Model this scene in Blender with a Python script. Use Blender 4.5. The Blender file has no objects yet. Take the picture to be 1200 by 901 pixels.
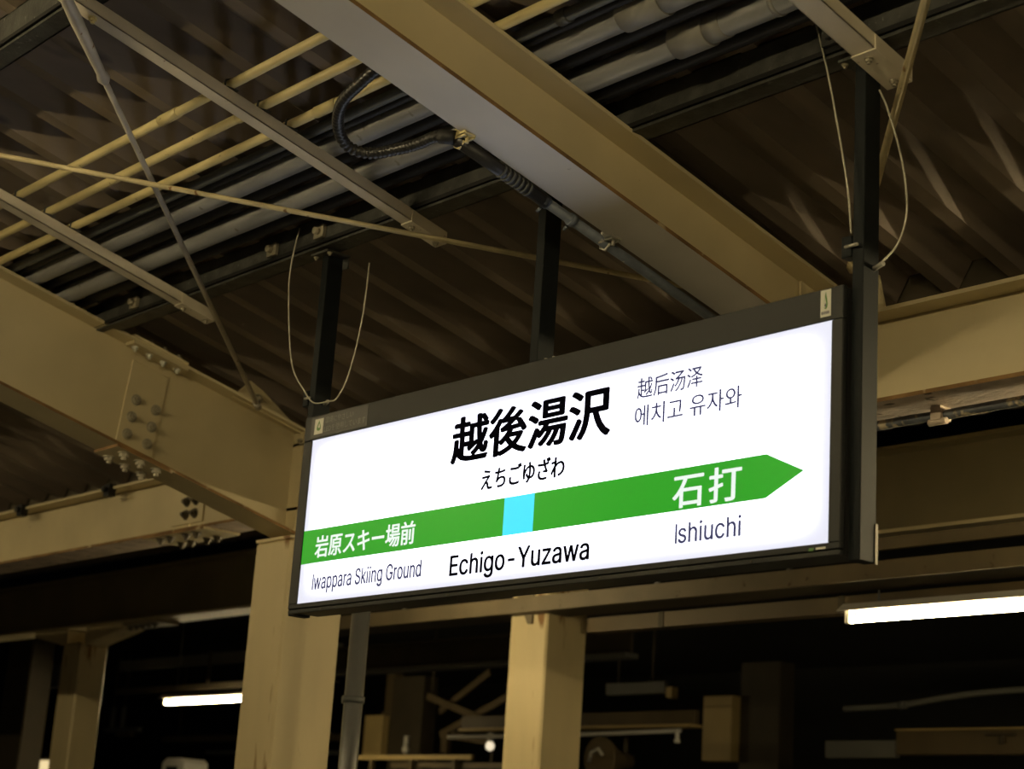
import bpy, math, random
from mathutils import Vector, Matrix
random.seed(7)
S = bpy.context.scene
COL = S.collection
H = 1.6                      # eye height above the platform; coordinates below are relative to the eye

# ---------------------------------------------------------------- camera
F_PX, YAW, PITCH, ROLL = 2072.5, math.radians(40.152), math.radians(15.172), math.radians(3.815)
fw = Vector((-math.cos(YAW)*math.cos(PITCH), math.sin(YAW)*math.cos(PITCH), math.sin(PITCH)))
rt = fw.cross(Vector((0, 0, 1))).normalized()
up = rt.cross(fw)
r2 = rt*math.cos(ROLL) + up*math.sin(ROLL)
u2 = up*math.cos(ROLL) - rt*math.sin(ROLL)
cam = bpy.data.cameras.new('camera')
cam.sensor_fit = 'HORIZONTAL'; cam.sensor_width = 36.0
cam.lens = F_PX/1200.0*36.0
cam.clip_start = 0.05; cam.clip_end = 200
cam.dof.use_dof = True; cam.dof.focus_distance = 5.6; cam.dof.aperture_fstop = 3.4
camo = bpy.data.objects.new('camera', cam); COL.objects.link(camo)
M = Matrix((r2, u2, -fw)).transposed().to_4x4(); M.translation = Vector((0, 0, H))
camo.matrix_world = M
S.camera = camo

# ---------------------------------------------------------------- world (night) and exposure
w = bpy.data.worlds.new('night'); S.world = w; w.use_nodes = True
w.node_tree.nodes['Background'].inputs[0].default_value = (0.5, 0.6, 1.0, 1)
w.node_tree.nodes['Background'].inputs[1].default_value = 0.004
S.view_settings.view_transform = 'Standard'
S.view_settings.look = 'None'
S.view_settings.exposure = 0.0
S.view_settings.gamma = 1.0
S.view_settings.use_curve_mapping = False
PANEL_EMIT = 2.7            # the sign's LED panel
TUBE_EMIT = 210.0            # fluorescent tubes of the near row and of the added unseen lamps
FAR_TUBE_EMIT = 80.0        # tubes under the far girder, and the added one behind the sign
TUBE_COL = (1.0, 0.80, 0.44)

# ---------------------------------------------------------------- materials
MATS = {}
def node_mat(name):
    m = bpy.data.materials.new(name); m.use_nodes = True
    nt = m.node_tree; b = nt.nodes['Principled BSDF']
    MATS[name] = m
    return m, nt, b
def mat(name, col, rough=0.6, metal=0.0, var=0.25, scale=6.0, spots=None, spot_at=0.68, spot_scale=30.0, bump=0.0, stretch=(1, 1, 1), spec=0.5):
    m, nt, b = node_mat(name)
    tc = nt.nodes.new('ShaderNodeTexCoord')
    mp = nt.nodes.new('ShaderNodeMapping'); mp.inputs['Scale'].default_value = stretch
    nt.links.new(tc.outputs['Object'], mp.inputs[0])
    n = nt.nodes.new('ShaderNodeTexNoise'); n.inputs['Scale'].default_value = scale; n.inputs['Detail'].default_value = 6
    nt.links.new(mp.outputs[0], n.inputs['Vector'])
    r = nt.nodes.new('ShaderNodeValToRGB')
    r.color_ramp.elements[0].position = 0.3; r.color_ramp.elements[1].position = 0.7
    r.color_ramp.elements[0].color = tuple(c*(1-var) for c in col) + (1,)
    r.color_ramp.elements[1].color = tuple(min(1, c*(1+var*0.5)) for c in col) + (1,)
    nt.links.new(n.outputs['Fac'], r.inputs[0])
    out = r.outputs[0]
    if spots:
        n2 = nt.nodes.new('ShaderNodeTexNoise'); n2.inputs['Scale'].default_value = spot_scale; n2.inputs['Detail'].default_value = 3
        nt.links.new(mp.outputs[0], n2.inputs['Vector'])
        r2_ = nt.nodes.new('ShaderNodeValToRGB')
        r2_.color_ramp.elements[0].position = spot_at; r2_.color_ramp.elements[1].position = spot_at+0.06
        r2_.color_ramp.elements[0].color = (0, 0, 0, 1); r2_.color_ramp.elements[1].color = (1, 1, 1, 1)
        nt.links.new(n2.outputs['Fac'], r2_.inputs[0])
        mx = nt.nodes.new('ShaderNodeMixRGB'); mx.inputs[2].default_value = spots + (1,)
        nt.links.new(r2_.outputs[0], mx.inputs[0]); nt.links.new(out, mx.inputs[1])
        out = mx.outputs[0]
    nt.links.new(out, b.inputs['Base Color'])
    b.inputs['Roughness'].default_value = rough; b.inputs['Metallic'].default_value = metal
    b.inputs['Specular IOR Level'].default_value = spec
    if bump:
        bp = nt.nodes.new('ShaderNodeBump'); bp.inputs['Strength'].default_value = bump; bp.inputs['Distance'].default_value = 0.01
        n3 = nt.nodes.new('ShaderNodeTexNoise'); n3.inputs['Scale'].default_value = scale*5; n3.inputs['Detail'].default_value = 5
        nt.links.new(mp.outputs[0], n3.inputs['Vector'])
        nt.links.new(n3.outputs['Fac'], bp.inputs['Height']); nt.links.new(bp.outputs[0], b.inputs['Normal'])
    return m
def emit(name, col, strength, base=(0.8, 0.8, 0.8), rough=0.35, spec=0.5):
    m, nt, b = node_mat(name)
    b.inputs['Base Color'].default_value = tuple(base) + (1,)
    b.inputs['Roughness'].default_value = rough
    b.inputs['Specular IOR Level'].default_value = spec
    b.inputs['Emission Color'].default_value = tuple(col) + (1,)
    b.inputs['Emission Strength'].default_value = strength
    return m

mat('cream_paint', (0.62, 0.53, 0.32), 0.5, var=0.14, scale=2.2, spots=(0.16, 0.09, 0.035), spot_at=0.735, spot_scale=16, bump=0.05)
mat('cream_column', (0.64, 0.53, 0.30), 0.5, var=0.16, scale=3, spots=(0.24, 0.12, 0.03), spot_at=0.61, spot_scale=8, bump=0.05, stretch=(1, 1, 0.22))
mat('lit_flange', (0.66, 0.62, 0.55), 0.5, var=0.12, scale=2.5, spots=(0.2, 0.15, 0.09), spot_at=0.74, spot_scale=18)  # paler than the cream: sign glow on the underside put into the colour
mat('rust_edge', (0.26, 0.145, 0.05), 0.8, var=0.5, scale=8, spots=(0.5, 0.4, 0.25), spot_at=0.6, spot_scale=10)
mat('peeling_paint', (0.55, 0.45, 0.36), 0.7, var=0.3, scale=9, spots=(0.12, 0.09, 0.06), spot_at=0.62, spot_scale=12, bump=0.4)
mat('roof_sheet', (0.20, 0.16, 0.12), 0.62, var=0.35, scale=5, spots=(0.06, 0.05, 0.045), spot_at=0.66, spot_scale=5, stretch=(1, 0.3, 1))
mat('dark_steel', (0.065, 0.066, 0.060), 0.6, var=0.5, scale=14, spots=(0.15, 0.15, 0.14), spot_at=0.66, spot_scale=40, bump=0.2)
mat('sign_metal', (0.018, 0.020, 0.0195), 0.5, metal=0.0, var=0.12, scale=5, spec=0.3)
mat('post_metal', (0.012, 0.015, 0.016), 0.6, var=0.15, scale=6, spec=0.15)
mat('black_gap', (0.006, 0.006, 0.006), 0.7, var=0.1)
mat('strut_paint', (0.68, 0.61, 0.47), 0.5, var=0.15, scale=6, spots=(0.2, 0.12, 0.05), spot_at=0.72, spot_scale=25)
mat('yellow_conduit', (0.66, 0.56, 0.28), 0.45, var=0.15, scale=5, spots=(0.2, 0.14, 0.06), spot_at=0.72, spot_scale=25)
mat('grey_pipe', (0.28, 0.285, 0.285), 0.5, var=0.15, scale=4, spots=(0.16, 0.15, 0.13), spot_at=0.7, spot_scale=14)
mat('grey_joint', (0.34, 0.33, 0.29), 0.55, var=0.15, scale=6)
mat('dark_pipe', (0.10, 0.105, 0.10), 0.5, var=0.3, scale=5)
mat('black_cable', (0.012, 0.012, 0.012), 0.6, var=0.2)
mat('flex_black', (0.022, 0.022, 0.022), 0.38, var=0.2)
mat('rod_paint', (0.58, 0.49, 0.28), 0.5, var=0.25, scale=10, spots=(0.2, 0.1, 0.03), spot_at=0.66, spot_scale=30)
mat('rod_grey', (0.50, 0.46, 0.38), 0.5, var=0.25, scale=10, spots=(0.2, 0.1, 0.03), spot_at=0.66, spot_scale=30)
mat('galvanised', (0.55, 0.53, 0.46), 0.42, metal=0.5, var=0.2, scale=30)
mat('bolt_steel', (0.42, 0.38, 0.28), 0.5, metal=0.2, var=0.3, scale=20)
mat('bolt_dark', (0.12, 0.10, 0.065), 0.5, metal=0.2, var=0.3, scale=20)
mat('wire_steel', (0.55, 0.52, 0.42), 0.45, metal=0.3, var=0.1)
mat('conduit_blue', (0.13, 0.15, 0.18), 0.45, var=0.3, scale=20, spots=(0.5, 0.45, 0.33), spot_at=0.68, spot_scale=30)
mat('peeled_conduit', (0.10, 0.11, 0.13), 0.5, var=0.4, scale=12, spots=(0.5, 0.42, 0.28), spot_at=0.55, spot_scale=14, bump=0.3)
mat('down_pipe', (0.13, 0.13, 0.125), 0.28, var=0.15, scale=4)
mat('concrete', (0.10, 0.097, 0.09), 0.85, var=0.2, scale=2, bump=0.1)
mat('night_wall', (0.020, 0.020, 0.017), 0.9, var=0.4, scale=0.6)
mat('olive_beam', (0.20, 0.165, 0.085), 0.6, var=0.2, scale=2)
mat('tray_paint', (0.20, 0.16, 0.095), 0.6, var=0.2, scale=4, spots=(0.1, 0.07, 0.03), spot_at=0.66, spot_scale=14)
mat('grey_board', (0.15, 0.15, 0.13), 0.6, var=0.2, scale=2)
mat('tan_board', (0.52, 0.39, 0.16), 0.6, var=0.12, scale=3)
mat('brown_board', (0.13, 0.095, 0.045), 0.6, var=0.25, scale=2)
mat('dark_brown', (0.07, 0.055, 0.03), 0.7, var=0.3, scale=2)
mat('pale_metal', (0.6, 0.58, 0.5), 0.4, var=0.1, scale=4)
mat('white_enamel', (0.82, 0.80, 0.74), 0.35, var=0.05)
mat('lettering_black', (0.006, 0.006, 0.012), 0.5, var=0.05)
mat('sticker_white', (0.72, 0.72, 0.62), 0.5, var=0.05)
mat('sticker_green', (0.10, 0.25, 0.05), 0.5, var=0.05)
mat('sticker_ink', (0.10, 0.09, 0.14), 0.5, var=0.05)
mat('notice_print', (0.24, 0.245, 0.22), 0.5, var=0.1)
mat('notice_film', (0.032, 0.032, 0.03), 0.45, var=0.1)
pm_ = emit('panel_light', (0.86, 0.87, 1.0), PANEL_EMIT, base=(0.05, 0.05, 0.05), spec=0.2)
# edge-lit LED panel: a little weaker towards its rim (panel 2.39 m x 0.596 m)
nt = pm_.node_tree; tc = nt.nodes.new('ShaderNodeTexCoord'); sp = nt.nodes.new('ShaderNodeSeparateXYZ'); nt.links.new(tc.outputs['Generated'], sp.inputs[0])
def edge(out, size, reach):
    a = nt.nodes.new('ShaderNodeMath'); a.operation = 'SUBTRACT'; a.inputs[1].default_value = 0.5; nt.links.new(out, a.inputs[0])
    c = nt.nodes.new('ShaderNodeMath'); c.operation = 'ABSOLUTE'; nt.links.new(a.outputs[0], c.inputs[0])
    m_ = nt.nodes.new('ShaderNodeMapRange'); m_.interpolation_type = 'SMOOTHSTEP'
    m_.inputs['From Min'].default_value = 0.5; m_.inputs['From Max'].default_value = 0.5-reach/size
    m_.inputs['To Min'].default_value = 0.0; m_.inputs['To Max'].default_value = 1.0
    nt.links.new(c.outputs[0], m_.inputs['Value']); return m_.outputs[0]
mu = nt.nodes.new('ShaderNodeMath'); mu.operation = 'MULTIPLY'
nt.links.new(edge(sp.outputs['X'], 2.39, 0.16), mu.inputs[0]); nt.links.new(edge(sp.outputs['Z'], 0.60, 0.11), mu.inputs[1])
mr = nt.nodes.new('ShaderNodeMapRange'); mr.inputs['To Min'].default_value = 0.92; mr.inputs['To Max'].default_value = PANEL_EMIT
nt.links.new(mu.outputs[0], mr.inputs['Value']); nt.links.new(mr.outputs[0], pm_.node_tree.nodes['Principled BSDF'].inputs['Emission Strength'])
emit('band_green', (0.017, 0.335, 0.014), 1.0, base=(0.005, 0.04, 0.005), spec=0.15)
emit('marker_cyan', (0.045, 0.74, 1.0), 1.05, base=(0.02, 0.1, 0.12), spec=0.15)
emit('band_letters', (0.84, 0.93, 0.88), 1.0, base=(0.05, 0.05, 0.05), spec=0.1)
emit('letters_ink', (0.0, 0.0, 0.0), 0.0, base=(0.004, 0.004, 0.010), rough=0.5, spec=0.0)
emit('letters_grey', (0.05, 0.05, 0.11), 1.0, base=(0.01, 0.01, 0.02), rough=0.5, spec=0.0)
emit('tube_glow', TUBE_COL, TUBE_EMIT)
emit('far_tube_glow', TUBE_COL, FAR_TUBE_EMIT)
emit('lit_box', (1.0, 0.78, 0.40), 0.9)
emit('bulb_glow', (1.0, 0.85, 0.6), 0.9)

# ---------------------------------------------------------------- mesh helpers
ORG = {}
class MB:
    def __init__(s): s.v, s.f, s.m, s.sm = [], [], [], []
    def add(s, vs, fs, mi=0, sm=False):
        o = len(s.v); s.v += [tuple(v) for v in vs]
        for k, f in enumerate(fs):
            s.f.append([i+o for i in f]); s.m.append(mi[k] if isinstance(mi, (list, tuple)) else mi); s.sm.append(sm)
        return s
    def hexa(s, p, mi=0):        # p: bottom 4 (ccw) then top 4
        return s.add(p, [(3, 2, 1, 0), (4, 5, 6, 7), (0, 1, 5, 4), (1, 2, 6, 5), (2, 3, 7, 6), (3, 0, 4, 7)], mi)
    def box(s, x0, x1, y0, y1, z0, z1, mi=0, t=0.0, t1=None):   # t: bottom rises t per metre of y; t1 the same for the top
        t1 = t if t1 is None else t1
        g = lambda y, z, k: z + k*y
        return s.hexa([(x0, y0, g(y0, z0, t)), (x1, y0, g(y0, z0, t)), (x1, y1, g(y1, z0, t)), (x0, y1, g(y1, z0, t)),
                       (x0, y0, g(y0, z1, t1)), (x1, y0, g(y0, z1, t1)), (x1, y1, g(y1, z1, t1)), (x0, y1, g(y1, z1, t1))], mi)
    def prism(s, pts, vec, mi=0):     # closed polygon of 3-D points swept by vec
        n = len(pts); vec = Vector(vec)
        vs = [Vector(p) for p in pts] + [Vector(p)+vec for p in pts]
        return s.add(vs, [tuple(range(n))[::-1], tuple(range(n, 2*n))] + [(i, (i+1) % n, n+(i+1) % n, n+i) for i in range(n)], mi)
    def tube(s, pts, r, n=10, mi=0, caps=True, rs=None):
        P = [Vector(p) for p in pts]
        d0 = (P[1]-P[0]).normalized()
        a = Vector((0, 0, 1)) if abs(d0.z) < 0.9 else Vector((1, 0, 0))
        nrm = d0.cross(a).normalized()
        o = len(s.v)
        for i, p in enumerate(P):
            d = (P[min(i+1, len(P)-1)] - P[max(i-1, 0)]).normalized()
            nrm = (nrm - d*nrm.dot(d)).normalized(); bn = d.cross(nrm)
            rr = rs[i] if rs else r
            for k in range(n):
                a_ = 2*math.pi*k/n
                s.v.append(tuple(p + (nrm*math.cos(a_) + bn*math.sin(a_))*rr))
        for i in range(len(P)-1):
            for k in range(n):
                s.f.append([o+i*n+k, o+i*n+(k+1) % n, o+(i+1)*n+(k+1) % n, o+(i+1)*n+k]); s.m.append(mi); s.sm.append(True)
        if caps:
            s.f.append([o+k for k in range(n)][::-1]); s.m.append(mi); s.sm.append(False)
            L = o+(len(P)-1)*n
            s.f.append([L+k for k in range(n)]); s.m.append(mi); s.sm.append(False)
        return s
    def cyl(s, p0, p1, r, n=14, mi=0, r1=None):
        return s.tube([p0, p1], r, n, mi, True, [r, r if r1 is None else r1])
    def build(s, name, mats, parent=None, bevel=0.0, label=None):
        mats = [mats] if isinstance(mats, str) else mats
        if parent is None:
            xs, ys, zs = zip(*s.v)
            org = Vector(((min(xs)+max(xs))/2, (min(ys)+max(ys))/2, min(zs)))
        else:
            org = ORG[parent.name]
        me = bpy.data.meshes.new(name)
        me.from_pydata([tuple(Vector(v)-org) for v in s.v], [], s.f)
        for m_ in mats: me.materials.append(MATS[m_])
        me.polygons.foreach_set('material_index', s.m)
        me.polygons.foreach_set('use_smooth', s.sm)
        me.update()
        o = bpy.data.objects.new(name, me); COL.objects.link(o)
        if parent is None: o.location = org + Vector((0, 0, H))
        else: o.parent = parent
        ORG[o.name] = org
        if bevel:
            b = o.modifiers.new('edge', 'BEVEL'); b.width = bevel; b.segments = 1; b.limit_method = 'ANGLE'
        if label: o['label'] = label
        return o
def tag(o, label, cat, group=None, kind=None):
    if label: o['label'] = label
    if cat: o['category'] = cat
    if group: o['group'] = group
    if kind: o['kind'] = kind
    return o
def thing(name, label, cat, loc, group=None, kind=None):
    o = bpy.data.objects.new(name, None); COL.objects.link(o)
    o.empty_display_size = 0.1
    o.location = Vector(loc) + Vector((0, 0, H)); ORG[o.name] = Vector(loc)
    return tag(o, label, cat, group, kind)
def bez(pts, n=8):            # Catmull-Rom through points
    P = [Vector(p) for p in pts]; out = []
    for i in range(len(P)-1):
        p0, p1, p2, p3 = P[max(i-1, 0)], P[i], P[i+1], P[min(i+2, len(P)-1)]
        for k in range(n):
            t = k/n
            out.append(0.5*((2*p1) + (p2-p0)*t + (2*p0-5*p1+4*p2-p3)*t*t + (3*p1-p0-3*p2+p3)*t**3))
    out.append(P[-1]); return out
BOLT = {}
def bolt(parent, p, axis, r=0.018, m='bolt_steel', name='bolt'):
    key = (round(r, 4), m)
    if key not in BOLT:
        b = MB(); n = 10
        b.tube([(0, 0, 0), (0, 0, r*0.22)], r*1.35, 14)
        b.tube([(0, 0, r*0.22), (0, 0, r*0.95)], r, 6)
        b.tube([(0, 0, r*0.95), (0, 0, r*1.6)], r*0.55, n)
        me = bpy.data.meshes.new('bolt'); me.from_pydata(b.v, [], b.f); me.materials.append(MATS[m]); me.update()
        BOLT[key] = me
    o = bpy.data.objects.new(name, BOLT[key]); COL.objects.link(o)
    o.parent = parent
    o.location = Vector(p) - ORG[parent.name]
    o.rotation_mode = 'QUATERNION'; o.rotation_quaternion = Vector((0, 0, 1)).rotation_difference(Vector(axis))
    return o

# ================================================================= the setting
fl = MB(); fl.box(-40, 8, -6, 8.2, -1.75, -1.6)
tag(fl.build('floor', 'concrete'), 'grey concrete platform floor', None, kind='structure')
fl = MB(); fl.box(-40, 8, 9.75, 22, -1.75, -1.6)
tag(fl.build('floor', 'concrete'), 'grey concrete floor of the opposite platform', None, kind='structure')
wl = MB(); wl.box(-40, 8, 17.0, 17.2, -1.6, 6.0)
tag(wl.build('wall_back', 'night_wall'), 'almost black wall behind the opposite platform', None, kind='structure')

T = -0.24                                   # fall of the near roof per metre away from the eye
Z_RAFT = 3.05                               # top of rafters / underside of purlins (height at y = 0)
Z_SHEET = 3.15                              # low ribs of the sheet
def ribs(x0, n, pitch=0.26, dep=0.09):
    pr = []
    for k in range(n):
        x = x0 + k*pitch
        pr += [(x, 0.0), (x+0.06, 0.0), (x+0.115, dep), (x+0.195, dep)]
    pr.append((x0+n*pitch, 0.0))
    return pr
def sheet_mesh(name, y0, y1, za, zb):
    b = MB(); pr = ribs(0, 3); n = len(pr)
    ys = [y0 + (y1-y0)*k/6 for k in range(7)]
    vs = []
    for y in ys:
        z = za + (zb-za)*(y-y0)/(y1-y0)
        vs += [(x, y, z+d) for x, d in pr]
    fs = [(j*n+i, j*n+i+1, (j+1)*n+i+1, (j+1)*n+i) for j in range(6) for i in range(n-1)]
    b.add(vs, fs)
    me = bpy.data.meshes.new(name); me.from_pydata(b.v, [], b.f); me.materials.append(MATS['roof_sheet']); me.update()
    return me
def sheets(root, me, x0, count):
    for k in range(count):
        o = bpy.data.objects.new('roof_sheet', me); COL.objects.link(o); o.parent = root
        o.location = (x0 + 0.78*k, 0, 0.0015*(k % 2))
        sd = o.modifiers.new('thick', 'SOLIDIFY'); sd.thickness = 0.002; sd.offset = 1
roof = thing('ceiling', 'dark brown corrugated metal canopy roof above the sign', None, (0, 0, 0), kind='structure')
sheets(roof, sheet_mesh('roof_sheet', -0.9, 4.83, Z_SHEET + T*-0.9, Z_SHEET + T*4.83), -17.5, 26)
roof2 = thing('ceiling', 'unlit corrugated metal roof beyond the long cream girder', None, (0, 0, 0), kind='structure')
sheets(roof2, sheet_mesh('roof_sheet', 4.95, 9.6, 2.02, 3.05), -24.0, 34)

clos = MB()  # closure added to stop light passing over the girder
clos.box(-24, 2.0, 4.84, 4.85, 1.90, 2.085); clos.box(-24, 2.0, 5.03, 5.04, 1.90, 2.02); clos.box(-24, 2.0, 4.84, 5.04, 1.896, 1.90)
tag(clos.build('gap_closure', 'dark_brown'), 'added light-blocking gutter on the long girder between the two roofs', 'closure')
# ---------------------------------------------------------------- rafters
def rafter(name, label, x0, x1, zb, zt, y0, y1, web_t=0.012, fl_t=0.014, tb=T, tt=T, mats=('cream_paint', 'rust_edge', 'lit_flange')):
    xm = (x0+x1)/2
    R = thing(name, label, 'beam', (xm, y1, zb+tb*y1), 'sloping roof rafters')
    b = MB(); b.box(xm-web_t/2, xm+web_t/2, y0, y1, zb+fl_t, zt-fl_t, 0, tb, tt); b.build('web', mats[0], R)
    # flange faces: bottom, top, ends, long edges -> edge faces carry the rust, bottom the painted-in light
    mi = [2, 0, 0, 1, 0, 1]
    b = MB(); b.box(x0, x1, y0, y1, zb, zb+fl_t, mi, tb, tb); b.build('bottom_flange', list(mats), R)
    b = MB(); b.box(x0, x1, y0, y1, zt-fl_t, zt, [0, 0, 0, 0, 0, 0], tt, tt); b.build('top_flange', list(mats), R)
    return R
R1 = rafter('roof_rafter', 'large cream steel rafter crossing above the right half of the station sign', -3.85, -3.65, 2.80, Z_RAFT-0.005, 0.3, 4.58)
b = MB(); b.prism([(-3.742, 4.40, 2.82+T*4.40), (-3.742, 4.57, 2.82+T*4.57), (-3.742, 4.57, 3.03+T*4.57), (-3.742, 4.40, 3.03+T*4.40)], (0.012, 0, 0)); b.build('end_plate', 'cream_paint', R1)

# splice rafter on the left, deeper, sits on the column
xL0, xL1 = -7.17, -6.97
zb0, zt0 = 2.580, 3.030
R2 = rafter('roof_rafter', 'deep cream rafter with bolted splice resting on the column left of the sign', xL0, xL1, zb0, zt0, 0.3, 4.85,
            tb=-0.247, tt=-0.232, mats=('cream_paint', 'rust_edge', 'cream_paint'))
xw = (xL0+xL1)/2
def zb_(y): return zb0 - 0.247*y
def zt_(y): return zt0 - 0.232*y
ya, yb = 3.655, 3.845
b = MB(); b.prism([(xw+0.006, ya, zb_(ya)+0.045), (xw+0.006, yb, zb_(yb)+0.045), (xw+0.006, yb+0.035, zt_(yb)-0.075), (xw+0.006, ya+0.035, zt_(ya)-0.075)], (0.010, 0, 0))
pl_ = b.build('splice_plate', 'cream_paint', R2, bevel=0.002, label='rectangular bolted splice plate')
for i in range(2):
    for k in range(3):
        y = ya + 0.05 + 0.105*i + 0.012*k
        z = zb_(y) + 0.095 + 0.085*k
        bolt(R2, (xw+0.016, y, z), (1, 0, 0), 0.019, 'bolt_steel')
# bottom flange splice plate with hanging bolts
b = MB(); b.box(xL0-0.01, xL1+0.008, ya-0.035, yb+0.06, zb_(0)-0.012, zb_(0), [0, 0, 1, 1, 0, 1], -0.247); b.build('flange_plate', ['cream_paint', 'rust_edge'], R2)
for i in range(3):
    for x in (xL0+0.035, xL1-0.03):
        y = ya + 0.02 + 0.085*i
        bolt(R2, (x, y, zb_(y)-0.012), (0, 0, -1), 0.021, 'bolt_steel')
b = MB(); b.box(xL0-0.01, xL1+0.008, ya-0.02, yb+0.08, zt_(0), zt_(0)+0.012, 0, -0.232); b.build('flange_plate', 'cream_paint', R2)
b = MB(); b.box(xw+0.03, xL1+0.012, ya-0.02, yb+0.08, zt_(0)-0.03, zt_(0)-0.016, 0, -0.232); b.build('flange_plate', 'cream_paint', R2)
for i in range(4):
    y = ya + 0.01 + 0.075*i
    bolt(R2, (xL1-0.03, y, zt_(y)+0.012), (0, 0, 1), 0.017, 'bolt_steel')
    bolt(R2, (xL1-0.03, y, zt_(y)-0.03), (0, 0, -1), 0.014, 'sticker_white')
# gusset with clevis for the brace rod
b = MB(); b.prism([(xL1-0.045, 4.20, zt_(4.20)-0.02), (xL1-0.045, 4.62, zt_(4.62)-0.02), (xL1-0.045, 4.36, zt_(4.36)+0.085), (xL1-0.045, 4.29, zt_(4.29)+0.10)], (0.01, 0, 0))
b.build('gusset_plate', 'cream_paint', R2)
bolt(R2, (xL1-0.035, 4.34, zt_(4.34)+0.035), (1, 0, 0), 0.016)
# small T-shaped cleat on the top flange
b = MB(); b.box(xL1-0.11, xL1-0.10, 3.30, 3.44, zt_(0), zt_(0)+0.06, 0, -0.232); b.box(xL1-0.14, xL1+0.0, 3.30, 3.44, zt_(0)+0.055, zt_(0)+0.063, 0, -0.232)
b.build('cleat', 'cream_paint', R2)
# web stiffener over the column
b = MB(); b.box(xw+0.006, xL1-0.006, 4.60, 4.615, zb_(4.6)+0.015, zt_(4.6)-0.015); b.build('stiffener', 'cream_paint', R2)
bolt(R2, (xL1-0.03, 4.60, zt_(4.6)-0.06), (0, -1, 0), 0.012)

# ---------------------------------------------------------------- near girder
GZ0, GZ1, GY0, GY1 = 1.565, 1.895, 4.60, 4.80
gy = (GY0+GY1)/2
G = thing('long_girder', 'long cream steel girder running behind the station sign', 'beam', (-7, gy, GZ0))
for xa, xb in ((-22.0, -8.13), (-8.11, 1.5)):
    b = MB(); b.box(xa, xb, gy-0.006, gy+0.006, GZ0+0.014, GZ1-0.014); b.build('web', 'cream_paint', G)
    b = MB(); b.box(xa, xb, GY0, GY1, GZ0, GZ0+0.014, [2, 0, 1, 0, 0, 0]); b.build('bottom_flange', ['cream_paint', 'rust_edge', 'peeling_paint'], G)
    b = MB(); b.box(xa, xb, GY0, GY1, GZ1-0.014, GZ1, [0, 0, 0, 0, 0, 0]); b.build('top_flange', ['cream_paint', 'rust_edge'], G)
b = MB(); b.box(-8.30, -7.985, gy-0.016, gy-0.006, GZ0+0.06, GZ1-0.05); b.build('splice_plate', 'cream_paint', G, bevel=0.002)
for (x, z) in ((-8.06, 1.815), (-8.06, 1.745), (-8.06, 1.675), (-8.15, 1.745), (-8.15, 1.675), (-8.15, 1.815)):
    bolt(G, (x, gy-0.016, z), (0, -1, 0), 0.021, 'bolt_dark')
b = MB(); b.box(-8.42, -7.80, GY0-0.01, GY1+0.01, GZ0-0.012, GZ0, [0, 0, 1, 0, 0, 0]); b.build('flange_plate', ['cream_paint', 'rust_edge'], G)
for i in range(4):
    for y in (GY0+0.035, GY1-0.035):
        bolt(G, (-8.30+0.10*i+(0.06 if i > 1 else 0), y, GZ0-0.012), (0, 0, -1), 0.020, 'bolt_dark')
for x in (-8.87, -9.95):       # little black clamps under the top flange
    b = MB(); b.box(x-0.03, x+0.03, GY0-0.025, GY0+0.02, GZ1-0.055, GZ1+0.012); b.cyl((x, GY0-0.02, GZ1-0.02), (x, GY0-0.05, GZ1-0.02), 0.016); b.build('beam_clamp', 'black_cable', G)
b = MB(); b.prism([(-3.70, 4.62, GZ1), (-3.55, 4.62, GZ1), (-3.58, 4.62, GZ1+0.13), (-3.63, 4.62, GZ1+0.13)], (0, 0.012, 0)); b.build('gusset_plate', 'cream_paint', G)
# conduit with flaking paint clipped under the girder
c = thing('flaking_conduit', 'dark conduit with flaking paint clipped under the girder right of the sign', 'conduit', (-3.0, 4.72, 1.53))
path = [(-4.6 + 0.15*k, 4.77, 1.538 + 0.0025*math.sin(k*2.1)) for k in range(40)]
b = MB(); b.tube(path, 0.017, 12); b.build('tube', 'peeled_conduit', c)
for x in (-3.43, -2.2):
    b = MB(); b.box(x-0.02, x+0.02, 4.74, 4.80, 1.517, 1.564); b.cyl((x-0.035, 4.755, 1.512), (x+0.035, 4.755, 1.512), 0.012); b.build('clip', 'peeling_paint', c)

# ---------------------------------------------------------------- columns
def column(name, label, x0, x1, y0, y1, ztop, mats='cream_column', cap=True):
    C = thing(name, label, 'column', ((x0+x1)/2, (y0+y1)/2, -1.6), 'cream steel columns')
    b = MB(); b.box(x0, x1, y0, y1, -1.59, ztop-0.016); b.build('shaft', mats, C, bevel=0.012)
    if cap:
        b = MB(); b.box(x0, x1, y0, y1, ztop-0.014, ztop); b.build('cap_plate', mats, C)
    b = MB(); b.box(x0-0.06, x1+0.06, y0-0.06, y1+0.06, -1.6, -1.575); b.build('base_plate', mats, C)
    return C
column('box_column', 'wide cream box column under the spliced rafter beside the grey downpipe', -7.225, -6.925, 4.55, 4.88, 1.43)
column('box_column', 'rust-streaked cream column below the middle of the sign', -8.165, -7.83, 7.0, 7.33, 1.695)
column('box_column', 'narrow cream column at the lower left near the far tube lamp', -13.985, -13.66, 7.0, 7.25, 1.57)
column('box_column', 'dark shaded column at the lower left edge', -17.4, -16.85, 8.1, 8.35, 1.9, 'dark_brown')

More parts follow.
